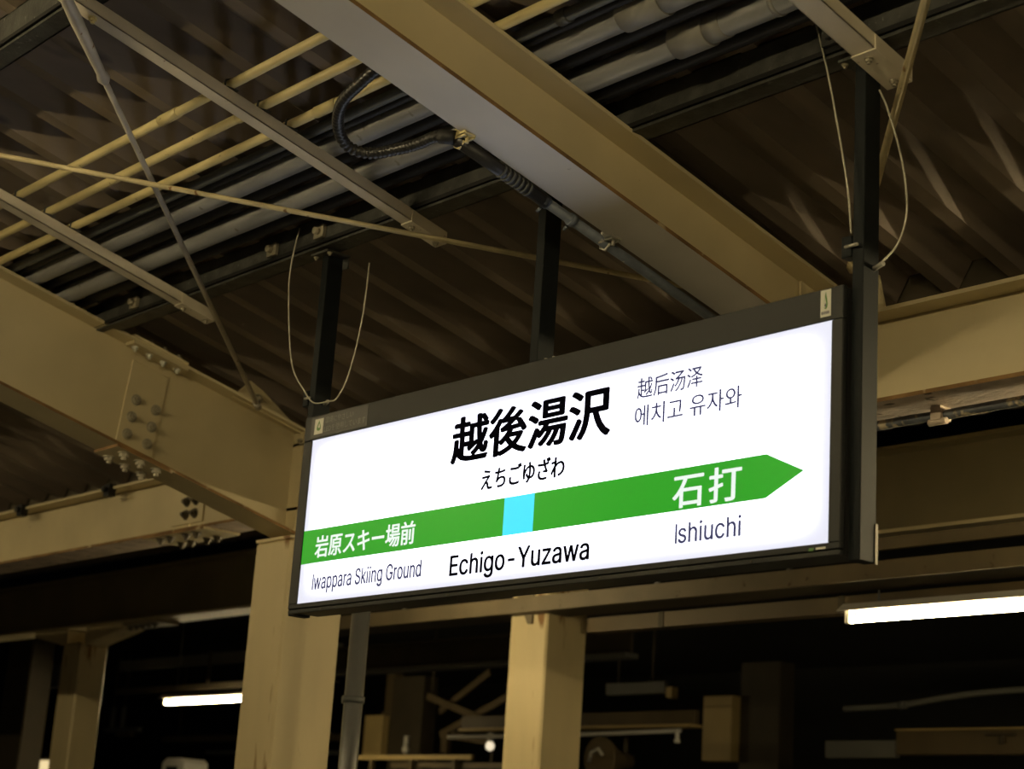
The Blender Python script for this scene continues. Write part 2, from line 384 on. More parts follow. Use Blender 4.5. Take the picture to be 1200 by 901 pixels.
# grey downpipe
d = thing('drain_downpipe', 'dark grey vertical downpipe with a band clamp beside the wide column', 'pipe', (-6.55, 4.72, -1.6))
b = MB(); b.cyl((-6.55, 4.72, -1.6), (-6.55, 4.72, 1.56), 0.043, 24); b.build('tube', 'down_pipe', d)
b = MB(); b.cyl((-6.55, 4.72, 0.655), (-6.55, 4.72, 0.685), 0.050, 24); b.box(-6.63, -6.59, 4.71, 4.73, 0.655, 0.685); b.build('band_clamp', 'dark_pipe', d)
b = MB(); b.cyl((-6.55, 4.72, 1.33), (-6.55, 4.72, 1.45), 0.051, 24); b.build('socket_joint', 'dark_pipe', d)

# ---------------------------------------------------------------- far girder row
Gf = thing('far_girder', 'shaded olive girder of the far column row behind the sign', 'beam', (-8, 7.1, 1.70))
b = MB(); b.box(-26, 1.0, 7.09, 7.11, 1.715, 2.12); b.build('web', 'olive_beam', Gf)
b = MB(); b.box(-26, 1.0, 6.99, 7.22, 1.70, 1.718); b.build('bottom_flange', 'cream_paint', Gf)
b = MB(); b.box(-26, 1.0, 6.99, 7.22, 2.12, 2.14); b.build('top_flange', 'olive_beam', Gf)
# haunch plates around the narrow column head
for sgn, xc in ((-1, -13.985), (1, -13.66)):
    b = MB(); b.prism([(xc, 7.03, 1.555), (xc+sgn*0.62, 7.03, 1.66), (xc+sgn*0.62, 7.03, 1.70), (xc, 7.03, 1.70)], (0, 0.19, 0)); b.build('haunch', 'cream_column', Gf)
b = MB(); b.box(-13.0, -12.45, 7.0, 7.2, 1.672, 1.70); b.build('flange_plate', 'tray_paint', Gf)
for i in range(5):
    bolt(Gf, (-12.95+0.1*i, 7.05, 1.672), (0, 0, -1), 0.022, 'bolt_dark')
b = MB(); b.prism([(-8.17, 6.985, 1.69), (-7.95, 6.985, 1.69), (-7.95, 6.985, 1.40), (-7.99, 6.985, 1.40)], (0, 0.012, 0)); b.build('knee_plate', 'tray_paint', Gf)
# rails hung below it
tr = thing('cable_tray', 'long tan metal cable tray hung under the far girder', 'cable tray', (-6, 6.9, 1.45))
b = MB(); b.box(-10.9, 1.0, 6.93, 6.96, 1.605, 1.665); b.build('upper_rail', 'tray_paint', tr)
b = MB(); b.box(-10.9, 1.0, 6.90, 6.93, 1.455, 1.545); b.build('lower_rail', 'tray_paint', tr)
b = MB(); b.box(-10.9, 1.0, 6.93, 7.16, 1.455, 1.462); b.build('tray_bottom', 'dark_brown', tr)
for x in (-6.9, -5.95, -9.2, -3.9):
    b = MB(); b.box(x-0.015, x+0.015, 6.965, 6.982, 1.463, 1.72); b.build('hanger_strap', 'dark_pipe', tr)
for x0, x1, y, z0, z1, nm, lb, mt in (
    (-7.75, 1.0, 7.30, 1.37, 1.455, 'wiring_duct', 'brown wiring duct just above the right tube lamp', 'brown_board'),):
    D = thing(nm, lb, 'duct', ((x0+x1)/2, y, z0))
    b = MB(); b.box(x0, x1, y-0.05, y+0.05, z0, z1); b.build('body', mt, D)
    for k in range(6):
        b = MB(); b.box(x0+0.6+k*1.3, x0+0.64+k*1.3, y-0.055, y+0.055, z0-0.004, z1+0.004); b.build('joint_band', 'dark_brown', D)

# ---------------------------------------------------------------- fluorescent lamps
def lamp(label, x0, x1, y, z, glow, group, rods=0.3):
    L = thing('tube_lamp', label, 'lamp', ((x0+x1)/2, y, z), group)
    b = MB(); b.prism([(x0, y-0.035, z+0.075), (x0, y+0.035, z+0.075), (x0, y+0.085, z+0.035), (x0, y+0.08, z+0.032), (x0, y+0.03, z+0.062), (x0, y-0.03, z+0.062), (x0, y-0.08, z+0.032), (x0, y-0.085, z+0.035)][::-1], (x1-x0, 0, 0))
    b.build('reflector', 'white_enamel', L)
    for x, s_ in ((x0, 1), (x1, -1)):
        b = MB(); b.box(min(x, x+s_*0.03), max(x, x+s_*0.03), y-0.022, y+0.022, z-0.022, z+0.062); b.build('lamp_holder', 'white_enamel', L, bevel=0.004)
    b = MB(); b.cyl((x0+0.03, y, z), (x1-0.03, y, z), 0.018, 14); b.build('tube', glow, L)
    for x in (x0+0.2, x1-0.2):
        b = MB(); b.cyl((x, y, z+0.07), (x, y, z+0.07+rods), 0.006, 8); b.build('hanger_rod', 'dark_pipe', L)
    return L
lamp('lit white fluorescent tube lamp at the lower right of the sign', -5.72, -3.30, 7.16, 1.315, 'far_tube_glow', 'lit tube lamps', 0.07)
lamp('tube lamp beyond the right edge in line with the lit lower right lamp', -3.10, -0.70, 7.16, 1.315, 'far_tube_glow', 'lit tube lamps', 0.07)
lamp('added tube lamp hidden behind the station sign between the column rows', -8.75, -7.5, 5.75, 1.44, 'far_tube_glow', 'lit tube lamps', 0.69)  # added to brighten the far columns, out of sight behind the sign
lamp('small distant lit tube lamp between the narrow and wide columns at lower left', -15.66, -13.9, 9.0, 1.325, 'far_tube_glow', 'lit tube lamps', 1.5)
for k, x in enumerate((-12.2, -9.0, -5.8, -2.6, 0.6, 3.8)):
    lamp('overhead tube lamp above the viewer, %s from the left end of its row' % ('first second third fourth fifth sixth'.split()[k]), x, x+1.25, 0.30, 2.33, 'tube_glow', 'platform tube lamps', 0.66)
for k, x in enumerate((-3.0, -0.4)):
    lamp('added unseen tube lamp between the two column rows beyond the right edge, %s one' % ('nearer far'.split()[1-k]), x, x+2.4, 5.75, 1.44, 'tube_glow', 'lit tube lamps', 0.69)  # added out of view to light the right-hand faces of the columns

# ---------------------------------------------------------------- purlins
def purlin(label, ya, yb):
    zz = Z_RAFT + T*ya
    P = thing('dark_purlin', label, 'beam', (-5, ya, zz), 'dark channel purlins')
    b = MB(); X0, X1 = -16.0, 1.5
    b.box(X0, X1, ya, ya+0.004, zz+0.004, zz+0.105); b.box(X0, X1, ya, yb-0.012, zz+0.100, zz+0.105); b.box(X0, X1, ya, yb-0.012, zz+0.003, zz+0.008)
    b.build('channel', 'dark_steel', P)
    b = MB(); b.box(X0, X1, ya-0.004, ya+0.0, zz-0.006, zz+0.008); b.build('seam', 'black_gap', P)
    b = MB(); b.box(X0, X1, ya+0.008, yb, zz-0.016, zz-0.006); b.box(X0, X1, yb-0.006, yb, zz-0.016, zz+0.06); b.build('angle', 'dark_steel', P)
    return P
P1 = purlin('dark channel purlin that the sign hangs from, above the sign', 3.487, 3.575)
P2 = purlin('dark channel purlin cutting the upper left corner', 2.147, 2.228)
for x in (-5.62, -5.30, -2.86, -6.7):
    b = MB(); b.box(x-0.03, x+0.03, 3.470, 3.484, 2.225, 2.275); b.cyl((x, 3.47, 2.25), (x, 3.45, 2.25), 0.014, 8); b.build('cleat', 'bolt_steel' if x != -2.86 else 'dark_steel', P1)

# ---------------------------------------------------------------- strut rails under the purlins
def strut(label, x0, y1, wx=0.056):
    y0 = 1.9
    R = thing('support_rail', label, 'rail', (x0, y1, 3.0+T*y1), 'rails carrying the conduits')
    zt = Z_RAFT - 0.018
    b = MB(); b.box(x0, x0+wx, y0, y1-0.14, zt-0.044, zt-0.040, 0, T); b.box(x0+wx-0.004, x0+wx, y0, y1-0.14, zt-0.044, zt, 0, T); b.box(x0, x0+0.004, y0, y1-0.14, zt-0.044, zt, 0, T)
    b.build('channel', 'strut_paint', R)
    b = MB(); b.box(x0-0.004, x0+wx+0.004, y1-0.16, y1, zt-0.048, zt-0.044, 0, T); b.box(x0+wx, x0+wx+0.004, y1-0.16, y1, zt-0.044, zt-0.004, 0, T); b.build('end_plate', 'strut_paint', R)
    for yy in (y1-0.135, y1-0.025):
        bolt(R, (x0+wx/2, yy, zt-0.048+T*yy), (0, 0, -1), 0.010, 'bolt_steel')
    for yy in (2.2,):
        bolt(R, (x0+wx/2, yy, zt-0.044+T*yy), (0, 0, -1), 0.012, 'yellow_conduit')
    return R
strut('long beige support rail crossing the yellow conduits beside the cream rafter', -4.775, 3.63)
strut('beige support rail at the left edge above the spliced rafter', -6.31, 3.62)
strut('short beige support rail end beside the right hanger post', -2.775, 3.62, 0.075)

# ---------------------------------------------------------------- conduits and pipes along the roof
XA, XB = -16.0, 1.0
for i, (y, lb) in enumerate(((2.712, 'cream-yellow thin conduit nearest the upper left corner, first of three'),
                             (2.842, 'cream-yellow thin conduit in the middle of the three'),
                             (2.958, 'cream-yellow thin conduit next to the grey pipes, last of three'))):
    z = 3.066 + T*y
    c = thing('yellow_conduit', lb, 'conduit', (-6, y, z), 'yellow conduits under the roof')
    b = MB(); b.cyl((XA, y, z), (XB, y, z), 0.0165, 14); b.build('tube', 'yellow_conduit', c)
    for x in (-4.7525, -6.2875, -2.74):
        b = MB(); b.box(x-0.02, x+0.02, y-0.024, y+0.024, z-0.020, z-0.0168+0.0); b.tube([(x, y-0.02, z-0.015), (x, y-0.018, z+0.012), (x, y, z+0.02), (x, y+0.018, z+0.012), (x, y+0.02, z-0.015)], 0.004, 6); b.build('saddle_clip', 'dark_pipe', c)
    b = MB(); b.cyl((-5.2+0.3*i, y, z), (-5.08+0.3*i, y, z), 0.0195, 14); b.build('coupling', 'yellow_conduit', c)
def pipe(name, label, y, z0, r, m, joints=(), cat='pipe', jm='grey_joint', group=None):
    z = z0 + T*y
    c = thing(name, label, cat, (-6, y, z), group)
    b = MB(); b.cyl((XA, y, z), (XB, y, z), r, 20); b.build('tube', m, c)
    for xa, xb, k in joints:
        b = MB(); b.cyl((xa, y, z), (xb, y, z), r*k, 20); b.build('coupling', jm, c)
pipe('grey_pipe', 'thick grey pipe under the roof nearer the yellow conduits', 3.148, 3.105, 0.040, 'grey_pipe',
     ((-3.34, -3.18, 1.22), (-3.18, -3.06, 1.1), (-3.06, -2.99, 1.18)), group='thick grey pipes under the roof')
pipe('grey_pipe', 'thick grey pipe under the roof next to the dark purlin', 3.312, 3.105, 0.039, 'grey_pipe',
     ((-3.29, -3.16, 1.25), (-3.16, -3.10, 1.1), (-2.92, -2.905, 1.08)), group='thick grey pipes under the roof')
pipe('slim_grey_pipe', 'slim dark grey pipe between the yellow conduits and the thick grey pipes', 3.040, 3.085, 0.019, 'dark_pipe', ((-3.5, -3.46, 1.3),), jm='dark_pipe')
pipe('black_cable', 'black cable lying beside the slim grey pipe', 3.084, 3.100, 0.017, 'black_cable', cat='cable', group='black cables under the roof')
pipe('black_cable', 'black cable lying between the two thick grey pipes', 3.232, 3.125, 0.028, 'black_cable', cat='cable', group='black cables under the roof')
pipe('black_cable', 'thick black cable bundle between the grey pipe and the dark purlin', 3.402, 3.125, 0.028, 'black_cable', cat='cable', group='black cables under the roof')

# ---------------------------------------------------------------- brace rods
def rod(label, p, q, r, m, buckle=None):
    P, Q = Vector(p), Vector(q)
    c = thing('brace_rod', label, 'rod', p, 'diagonal brace rods')
    b = MB(); b.cyl(P, Q, r, 12); b.build('bar', m, c)
    if buckle:
        u = (Q-P).normalized(); a, e = buckle
        pts = [P+u*a, P+u*(a+0.02), P+u*(a+0.05), P+u*(a+e*0.5), P+u*(e+a-0.05), P+u*(e+a-0.02), P+u*(e+a)]
        b = MB(); b.tube(pts, r, 14, rs=[r*1.5, r*2.0, r*1.55, r*2.0, r*1.5, r*2.1, r*1.4]); b.build('turnbuckle', m, c)
    b = MB(); b.cyl(Q-(Q-P).normalized()*0.05, Q, r*1.8, 6); b.build('end_nut', m, c)
    return c
def rp(x, y, z0, k): return Vector((x*k, y*k, (z0 + T*y)*k))
kA, kB, kC = 2.925/2.85, 2.955/2.9, 2.955/2.9
a0, a1 = rp(-5.644, 2.341, 2.85, kA), rp(-3.989, 3.928, 2.85, kA)
rod('thin cream brace rod sloping from the left edge to behind the middle post', a0 + (a0-a1)*0.6, a0 + (a1-a0)*1.10, 0.0095, 'rod_paint')
b0, b1 = rp(-4.604, 2.042, 2.9, kB), rp(-6.561, 4.04, 2.9, kB)
rod('grey brace rod with turnbuckle running down to the spliced rafter', b0 + (b0-b1)*0.28, b0 + (b1-b0)*1.04, 0.0105, 'rod_grey', (0.58, 0.66))
c0, c1 = rp(-2.394, 3.267, 2.9, kC), rp(-2.904, 3.766, 2.9, kC)
rod('cream brace rod passing behind the right hanger post', c0 + (c0-c1)*2.2, c0 + (c1-c0)*1.9, 0.0125, 'rod_paint')

# ---------------------------------------------------------------- conduit along the cream rafter
def rafz(y, d=0.0): return 2.80 + T*y + d
fx = thing('flexible_conduit', 'black ribbed flexible conduit looping from the cream rafter edge', 'conduit', (-4.0, 2.8, 2.1))
path = bez([(-3.86, 2.70, rafz(2.70, 0.06)), (-3.955, 2.70, rafz(2.70, 0.035)), (-4.10, 2.725, rafz(2.725, 0.02)), (-4.225, 2.80, rafz(2.80, 0.02)), (-4.275, 2.875, rafz(2.875, 0.01)),
            (-4.24, 2.935, rafz(2.935, 0.01)), (-4.12, 2.965, rafz(2.965, 0.01)), (-4.02, 2.965, rafz(2.965, 0.0)), (-3.93, 2.955, rafz(2.955, -0.01)), (-3.875, 2.985, rafz(2.985, -0.012))], 20)
# even spacing, ribs
acc = [0.0]
for i in range(1, len(path)): acc.append(acc[-1] + (path[i]-path[i-1]).length)
def along(s_):
    for i in range(1, len(path)):
        if acc[i] >= s_:
            t = (s_-acc[i-1])/max(1e-9, acc[i]-acc[i-1]); return path[i-1].lerp(path[i], t)
    return path[-1]
N = int(acc[-1]/0.0062)
pts = [along(acc[-1]*k/N) for k in range(N+1)]
b = MB(); b.tube(pts, 0.02, 12, rs=[0.0190 if (k % 3) else 0.0140 for k in range(N+1)]); b.build('ribbed_tube', 'flex_black', fx)
b = MB(); b.tube([pts[-9], pts[-5], pts[-1]], 0.022, 14); b.build('gland', 'black_cable', fx)
rc = thing('rafter_conduit', 'slim dark conduit strapped along the lower edge of the cream rafter', 'conduit', (-3.87, 3.7, 1.9))
xc = -3.878
b = MB(); b.cyl((xc, 2.985, rafz(2.985, -0.012)), (xc, 3.36, rafz(3.36, -0.012)), 0.021, 14); b.build('black_sleeve', 'flex_black', rc)
ys = [3.10+0.012*k for k in range(16)]
for k in range(7):
    y = 3.17+0.018*k
    b = MB(); b.cyl((xc, y, rafz(y, -0.012)), (xc, y+0.008, rafz(y+0.008, -0.012)), 0.0235, 14); b.build('sleeve_rib', 'dark_pipe', rc)
b = MB(); b.cyl((xc, 3.34, rafz(3.34, -0.012)), (xc, 4.50, rafz(4.50, -0.012)), 0.0165, 14); b.build('tube', 'conduit_blue', rc)
for y in (3.345, 3.46):
    b = MB(); b.cyl((xc, y, rafz(y, -0.012)), (xc, y+0.02, rafz(y+0.02, -0.012)), 0.021, 14); b.cyl((xc-0.02, y+0.01, rafz(y, -0.03)), (xc-0.035, y+0.01, rafz(y, -0.04)), 0.005, 8); b.build('coupling', 'conduit_blue', rc)
def clamp(y):
    z = rafz(y)
    b = MB(); b.box(xc+0.0, xc+0.05, y-0.022, y-0.016, z-0.012, z+0.022); b.box(xc+0.01, xc+0.055, y-0.022, y+0.016, z-0.006, z-0.002); b.box(xc+0.0, xc+0.05, y+0.012, y+0.018, z-0.012, z+0.022)
    b.cyl((xc+0.035, y, z-0.002), (xc+0.035, y, z-0.026), 0.006, 8); b.tube([(xc-0.022, y, z+0.005), (xc-0.022, y, z-0.022), (xc, y, z-0.034), (xc+0.022, y, z-0.015)], 0.0045, 8)
    return b
clamp(3.005).build('beam_clamp', 'yellow_conduit', rc)
clamp(3.62).build('beam_clamp', 'galvanised', rc)

# ================================================================= the station sign
SX0, SX1, SZ0, SZ1, SY = -5.305, -2.824, 0.810, 1.531, 3.50
PX0, PX1, PZ0, PZ1 = -5.252, -2.862, 0.844, 1.440
sign = thing('station_sign', 'illuminated hanging station name sign reading 越後湯沢 Echigo-Yuzawa', 'sign', ((SX0+SX1)/2, 3.56, SZ0))
b = MB(); b.box(SX0+0.012, SX1-0.012, SY+0.022, SY+0.125, SZ0+0.006, SZ1-0.004); b.build('housing', 'sign_metal', sign, bevel=0.003)
b = MB(); b.box(SX0, SX1, SY, SY+0.020, PZ1, SZ1); b.build('top_rail', 'sign_metal', sign, bevel=0.002)
b = MB(); b.box(SX0, SX1, SY, SY+0.020, SZ0+0.0165, PZ0); b.build('bottom_rail', 'sign_metal', sign, bevel=0.002)
b = MB(); b.box(SX0, SX1, SY+0.002, SY+0.020, SZ0, SZ0+0.0145); br = b.build('bottom_lip', 'sign_metal', sign, bevel=0.002)
for x in (-5.10, -4.4, -3.7, -3.12):
    bolt(br, (x, SY+0.002, SZ0+0.007), (0, -1, 0), 0.0022, 'bolt_dark', 'screw')
for xa, xb in ((SX0, PX0), (PX1, SX1)):
    b = MB(); b.box(xa, xb, SY, SY+0.020, PZ0, PZ1-0.001); b.build('side_rail', 'sign_metal', sign, bevel=0.002)
    xm = xa if xa == SX0 else xb
b = MB(); b.box(SX1-0.012, SX1+0.0, SY+0.022, SY+0.10, SZ0+0.004, SZ1-0.004); b.build('gap_shade', 'black_gap', sign)  # shade of the gap beside the right post, put in as black
panel = MB(); panel.box(PX0-0.004, PX1+0.004, SY+0.004, SY+0.020, PZ0-0.004, PZ1+0.004)
panel = panel.build('light_panel', 'panel_light', sign, label='glowing white sign panel')
yb0 = SY+0.004
def flat(name, poly, m, y=yb0, t=0.0006, parent=None, label=None):
    b = MB(); b.prism([(x, y, z) for x, z in poly], (0, -t, 0)); return b.build(name, m, parent or panel, label=label)
B0, B1, BM = 0.984, 1.105, 1.0445
flat('line_band', [(PX0, B0), (-4.151, B0), (-4.151, B1), (PX0, B1)], 'band_green', label='green line band left of the cyan square')
flat('line_arrow', [(-4.010, B0), (-3.078, B0), (-2.948, BM), (-3.078, B1), (-4.010, B1)], 'band_green', label='green arrow band pointing right')
flat('station_marker', [(-4.151, B0), (-4.010, B0), (-4.010, B1), (-4.151, B1)], 'marker_cyan', label='cyan square marker')
FONT = None
try:
    FONT = bpy.data.fonts.load(bpy.utils.system_resource('DATAFILES', path='fonts') + '/Inter.woff2')
except Exception:
    FONT = None
def glyph_fill(o):
    """Fill the outlines one letter stroke at a time, so overlapping strokes of a letter do not cancel out."""
    cu = o.to_curve(bpy.context.evaluated_depsgraph_get())
    loops = []
    for sp in cu.splines:
        P = []; bp = sp.bezier_points
        for i in range(len(bp)):
            p, q = bp[i], bp[(i+1) % len(bp)]
            a, b_, c, d_ = p.co, p.handle_right, q.handle_left, q.co
            straight = (b_-a).cross(d_-a).length < 1e-6 and (c-a).cross(d_-a).length < 1e-6
            for k in range(1 if straight else 5):
                t = k/5; u = 1-t
                P.append(a*u**3 + b_*3*u*u*t + c*3*u*t*t + d_*t**3)
        A = sum(P[i].x*P[(i+1) % len(P)].y - P[(i+1) % len(P)].x*P[i].y for i in range(len(P)))
        loops.append((A, [(v.x, v.y) for v in P]))
    o.to_curve_clear()
    big = max(loops, key=lambda l: abs(l[0]))[0]
    outer = [l for l in loops if l[0]*big > 0]; holes = [l for l in loops if l[0]*big < 0]
    def inside(pt, poly):
        r = False
        for i in range(len(poly)):
            (x1, y1), (x2, y2) = poly[i], poly[i-1]
            if (y1 > pt[1]) != (y2 > pt[1]) and pt[0] < (x2-x1)*(pt[1]-y1)/(y2-y1)+x1: r = not r
        return r
    from mathutils.geometry import tessellate_polygon
    vs, fs = [], []
    for A, poly in outer:
        hs = [h[1] for h in holes if inside(h[1][0], poly)]
        L = [[Vector((x, y, 0)) for x, y in q] for q in [poly]+hs]
        base = len(vs)
        for q in L: vs += q
        fs += [tuple(base+i for i in t) for t in tessellate_polygon(L)]
    return vs, fs
def text(name, body, x0, x1, z0, z1, m, bold=0.0, y=yb0, t=0.0006, parent=None, label=None, space=1.0):
    """Flat lettering fitted to a rectangle of the sign face; weight comes from overlaid shifted outlines."""
    latin = FONT is not None and all(ord(ch) < 128 for ch in body)
    bar = latin and body[0] == 'I'
    cu = bpy.data.curves.new(name, 'FONT'); cu.body = body[1:] if bar else body; cu.size = 1.0; cu.resolution_u = 4; cu.space_character = space
    if latin: cu.font = FONT
    o = bpy.data.objects.new(name, cu); COL.objects.link(o)
    bpy.context.view_layer.update()
    if latin:
        vs, fs = glyph_fill(o)
    else:
        me = bpy.data.meshes.new_from_object(o.evaluated_get(bpy.context.evaluated_depsgraph_get()))
        vs = [v.co.copy() for v in me.vertices]; fs = [tuple(p.vertices) for p in me.polygons]
        bpy.data.meshes.remove(me)
    bpy.data.objects.remove(o); bpy.data.curves.remove(cu)
    if bar:
        ax = min(v.x for v in vs); h_ = max(v.y for v in vs); k = len(vs); e = 0.075*h_/0.75
        vs = vs + [Vector((ax-e*2.1, 0, 0)), Vector((ax-e*1.1, 0, 0)), Vector((ax-e*1.1, h_*0.96, 0)), Vector((ax-e*2.1, h_*0.96, 0))]
        fs = fs + [(k, k+1, k+2, k+3)]
    ax, bx_ = min(v.x for v in vs), max(v.x for v in vs); ay, by = min(v.y for v in vs), max(v.y for v in vs)
    b = MB(); w_ = bold
    wz = w_*0.5
    offs = [(0, 0)] + ([(w_*math.cos(math.pi*k/4), wz*math.sin(math.pi*k/4)) for k in range(8)] if w_ else [])
    sx, sz = (x1-x0-2*w_)/(bx_-ax), (z1-z0-2*wz)/(by-ay)
    for i, (dx, dz) in enumerate(offs):
        b.add([(x0+w_+dx + (v.x-ax)*sx, y-t-i*0.00001, z0+wz+dz + (v.y-ay)*sz) for v in vs], fs)
    return b.build(name, m, parent or panel, label=label)
text('station_name', '越後湯沢', -4.440, -3.688, 1.243, 1.402, 'letters_ink', 0.0068, label='large black station name 越後湯沢')
text('kana_name', 'えちごゆざわ', -4.274, -3.880, 1.140, 1.212, 'letters_ink', 0.0026, label='black kana line えちごゆざわ')
text('chinese_name', '越后汤泽', -3.584, -3.322, 1.334, 1.397, 'letters_grey', 0.0010, label='thin Chinese name 越后汤泽')
text('korean_name', '에치고 유자와', -3.589, -3.172, 1.250, 1.314, 'letters_grey', 0.0009, label='thin Korean name 에치고 유자와')
text('next_station_name', '石打', -3.422, -3.163, 0.990, 1.090, 'band_letters', 0.0026, y=yb0-0.0008, label='white lettering 石打 on the green band', space=1.18)
text('next_station_latin', 'Ishiuchi', -3.406, -3.161, 0.890, 0.949, 'letters_grey', 0.0013, label='thin lettering Ishiuchi')
text('station_latin', 'Echigo-Yuzawa', -4.402, -3.752, 0.858, 0.945, 'letters_ink', 0.0022, label='black lettering Echigo-Yuzawa')
text('previous_station_name', '岩原スキー場前', -5.172, -4.597, 1.000, 1.080, 'band_letters', 0.0024, y=yb0-0.0008, label='white lettering 岩原スキー場前 on the green band')
text('previous_station_latin', 'Iwappara Skiing Ground', -5.170, -4.549, 0.872, 0.945, 'letters_grey', 0.0014, label='thin lettering Iwappara Skiing Ground')
# stickers on the frame
st = MB(); st.box(-2.899, -2.864, SY-0.001, SY, 1.452, 1.527); st = st.build('eco_sticker', 'sticker_white', sign, label='small white sticker with a green leaf drop')
def drop(cx, cz, w_, h_, n=18):
    out = []
    for k in range(n):
        a = 2*math.pi*k/n
        out.append((cx + w_*math.sin(a)*(0.55-0.45*math.cos(a)), cz + h_*math.cos(a)))
    return out[::-1]
flat('leaf_print', drop(-2.8815, 1.497, 0.0095, 0.024), 'sticker_green', SY-0.001, 0.0004, st)
flat('leaf_print', drop(-2.8835, 1.492, 0.0055, 0.015), 'sticker_white', SY-0.0014, 0.0004, st)
flat('leaf_print', drop(-2.8820, 1.485, 0.0035, 0.006), 'sticker_ink', SY-0.0018, 0.0004, st)
for k in range(5):
    flat('print_mark', [(-2.895+0.0055*k, 1.459), (-2.8915+0.0055*k, 1.459), (-2.8915+0.0055*k, 1.467), (-2.895+0.0055*k, 1.467)], 'sticker_ink', SY-0.001, 0.0004, st)
nf = MB(); nf.box(-5.265, -4.92, SY-0.0008, SY, 1.448, 1.526); nf = nf.build('notice_sticker', 'notice_film', sign, label='dark film notice with two faint lines of Japanese text')
flat('notice_icon', [(-5.243, 1.459), (-5.190, 1.459), (-5.188, 1.516), (-5.241, 1.516)], 'sticker_white', SY-0.0008, 0.0004, nf)
flat('leaf_print', drop(-5.215, 1.490, 0.019, 0.019), 'sticker_green', SY-0.0012, 0.0004, nf)
flat('leaf_print', drop(-5.213, 1.490, 0.008, 0.009), 'sticker_white', SY-0.0016, 0.0004, nf)
text('notice_text', '環境にやさしい', -5.178, -5.005, 1.492, 1.517, 'notice_print', 0, SY-0.0008, 0.0004, nf)
text('notice_text', 'LEDを使用しています', -5.180, -4.930, 1.460, 1.485, 'notice_print', 0, SY-0.0008, 0.0004, nf)
flat('maker_label', [(-2.900, 0.8285), (-2.868, 0.8285), (-2.868, 0.8345), (-2.900, 0.8345)], 'sticker_white', SY, 0.0004, sign)
flat('maker_label', [(-2.924, 0.8265), (-2.908, 0.8265), (-2.906, 0.8345), (-2.922, 0.8345)], 'sticker_green', SY, 0.0004, sign)
# hanger posts
ZP = Z_RAFT + T*3.53 - 0.02
def post(x0, x1, y0, y1, z0, label):
    b = MB(); b.box(x0, x1, y0, y1, z0, ZP); p = b.build('hanger_post', 'post_metal', sign, bevel=0.002, label=label)
    b = MB(); b.box(x0-0.035, x1+0.035, y0-0.03, y1+0.005, ZP-0.006, ZP+0.002); b.box(x0-0.02, x1+0.035, y1-0.004, y1+0.002, ZP-0.05, ZP); b.build('head_plate', 'dark_steel', p)
    ORG[p.name] = ORG[sign.name]
    for dx in (-0.022, 0.022):
        bolt(p, ((x0+x1)/2+dx*2, y0-0.012, ZP-0.006), (0, 0, -1), 0.008, 'bolt_steel')
    return p
pl1 = post(-5.345, -5.308, 3.53, 3.602, SZ0, 'black hanger post at the left end')
pm = post(-4.108, -4.070, 3.53, 3.600, SZ1-0.01, 'black hanger post in the middle')
pr = post(-2.820, -2.783, 3.53, 3.596, SZ0-0.012, 'black hanger post at the right end')
b = MB(); b.box(-2.784, -2.780, 3.590, 3.600, SZ0-0.014, SZ0+0.09); b.build('edge_trim', 'bolt_dark', pr)
b = MB(); b.box(-4.07, -3.99, 3.535, 3.60, SZ1-0.004, SZ1+0.004); foot = b.build('foot_plate', 'post_metal', pm)
for x in (-4.05, -4.012):
    bolt(pm, (x, 3.55, SZ1+0.004), (0, 0, 1), 0.011, 'galvanised')
# brackets where the safety wires pass
for p, x, s_ in ((pl1, -5.345, -1), (pr, -2.820, -1)):
    z = 1.620 if p is pl1 else 1.645
    b = MB(); b.box(x-0.034, x, 3.525, 3.56, z-0.03, z+0.03); b.build('wire_bracket', 'post_metal', p, bevel=0.002)
    b = MB(); b.cyl((x-0.02, 3.525, z), (x+0.03, 3.512, z-0.006), 0.005, 8); b.build('wire_grip', 'galvanised', p)
b = MB(); b.cyl((-5.305, 3.575, 1.600), (-5.27, 3.565, 1.605), 0.007, 8); b.build('wire_grip', 'galvanised', pl1)
b = MB(); b.cyl((-2.785, 3.575, 1.585), (-2.745, 3.565, 1.590), 0.007, 8); b.build('wire_grip', 'galvanised', pr)
# safety wires
def wire(label, pts):
    b = MB(); b.tube(bez(pts, 10), 0.0028, 8); return tag(b.build('safety_wire', 'wire_steel'), label, 'wire', 'steel safety wires')
wire('thin steel safety wire looped around the left hanger post',
     [(-5.43, 3.468, 2.295), (-5.452, 3.46, 2.12), (-5.44, 3.47, 1.92), (-5.40, 3.48, 1.74), (-5.345, 3.505, 1.645), (-5.285, 3.512, 1.59), (-5.20, 3.515, 1.582), (-5.175, 3.54, 1.60),
      (-5.14, 3.56, 1.70), (-5.105, 3.57, 1.90), (-5.10, 3.575, 2.11)])
wire('thin steel safety wire hanging in front of the right hanger post',
     [(-2.910, 3.470, 2.30), (-2.880, 3.480, 2.17), (-2.850, 3.49, 2.01), (-2.815, 3.50, 1.80), (-2.805, 3.505, 1.67)])
wire('thin curved steel safety wire bowing out right of the right hanger post',
     [(-2.775, 3.58, 2.10), (-2.745, 3.58, 2.03), (-2.700, 3.58, 1.88), (-2.682, 3.58, 1.76), (-2.688, 3.58, 1.69), (-2.715, 3.58, 1.635), (-2.755, 3.57, 1.595)])

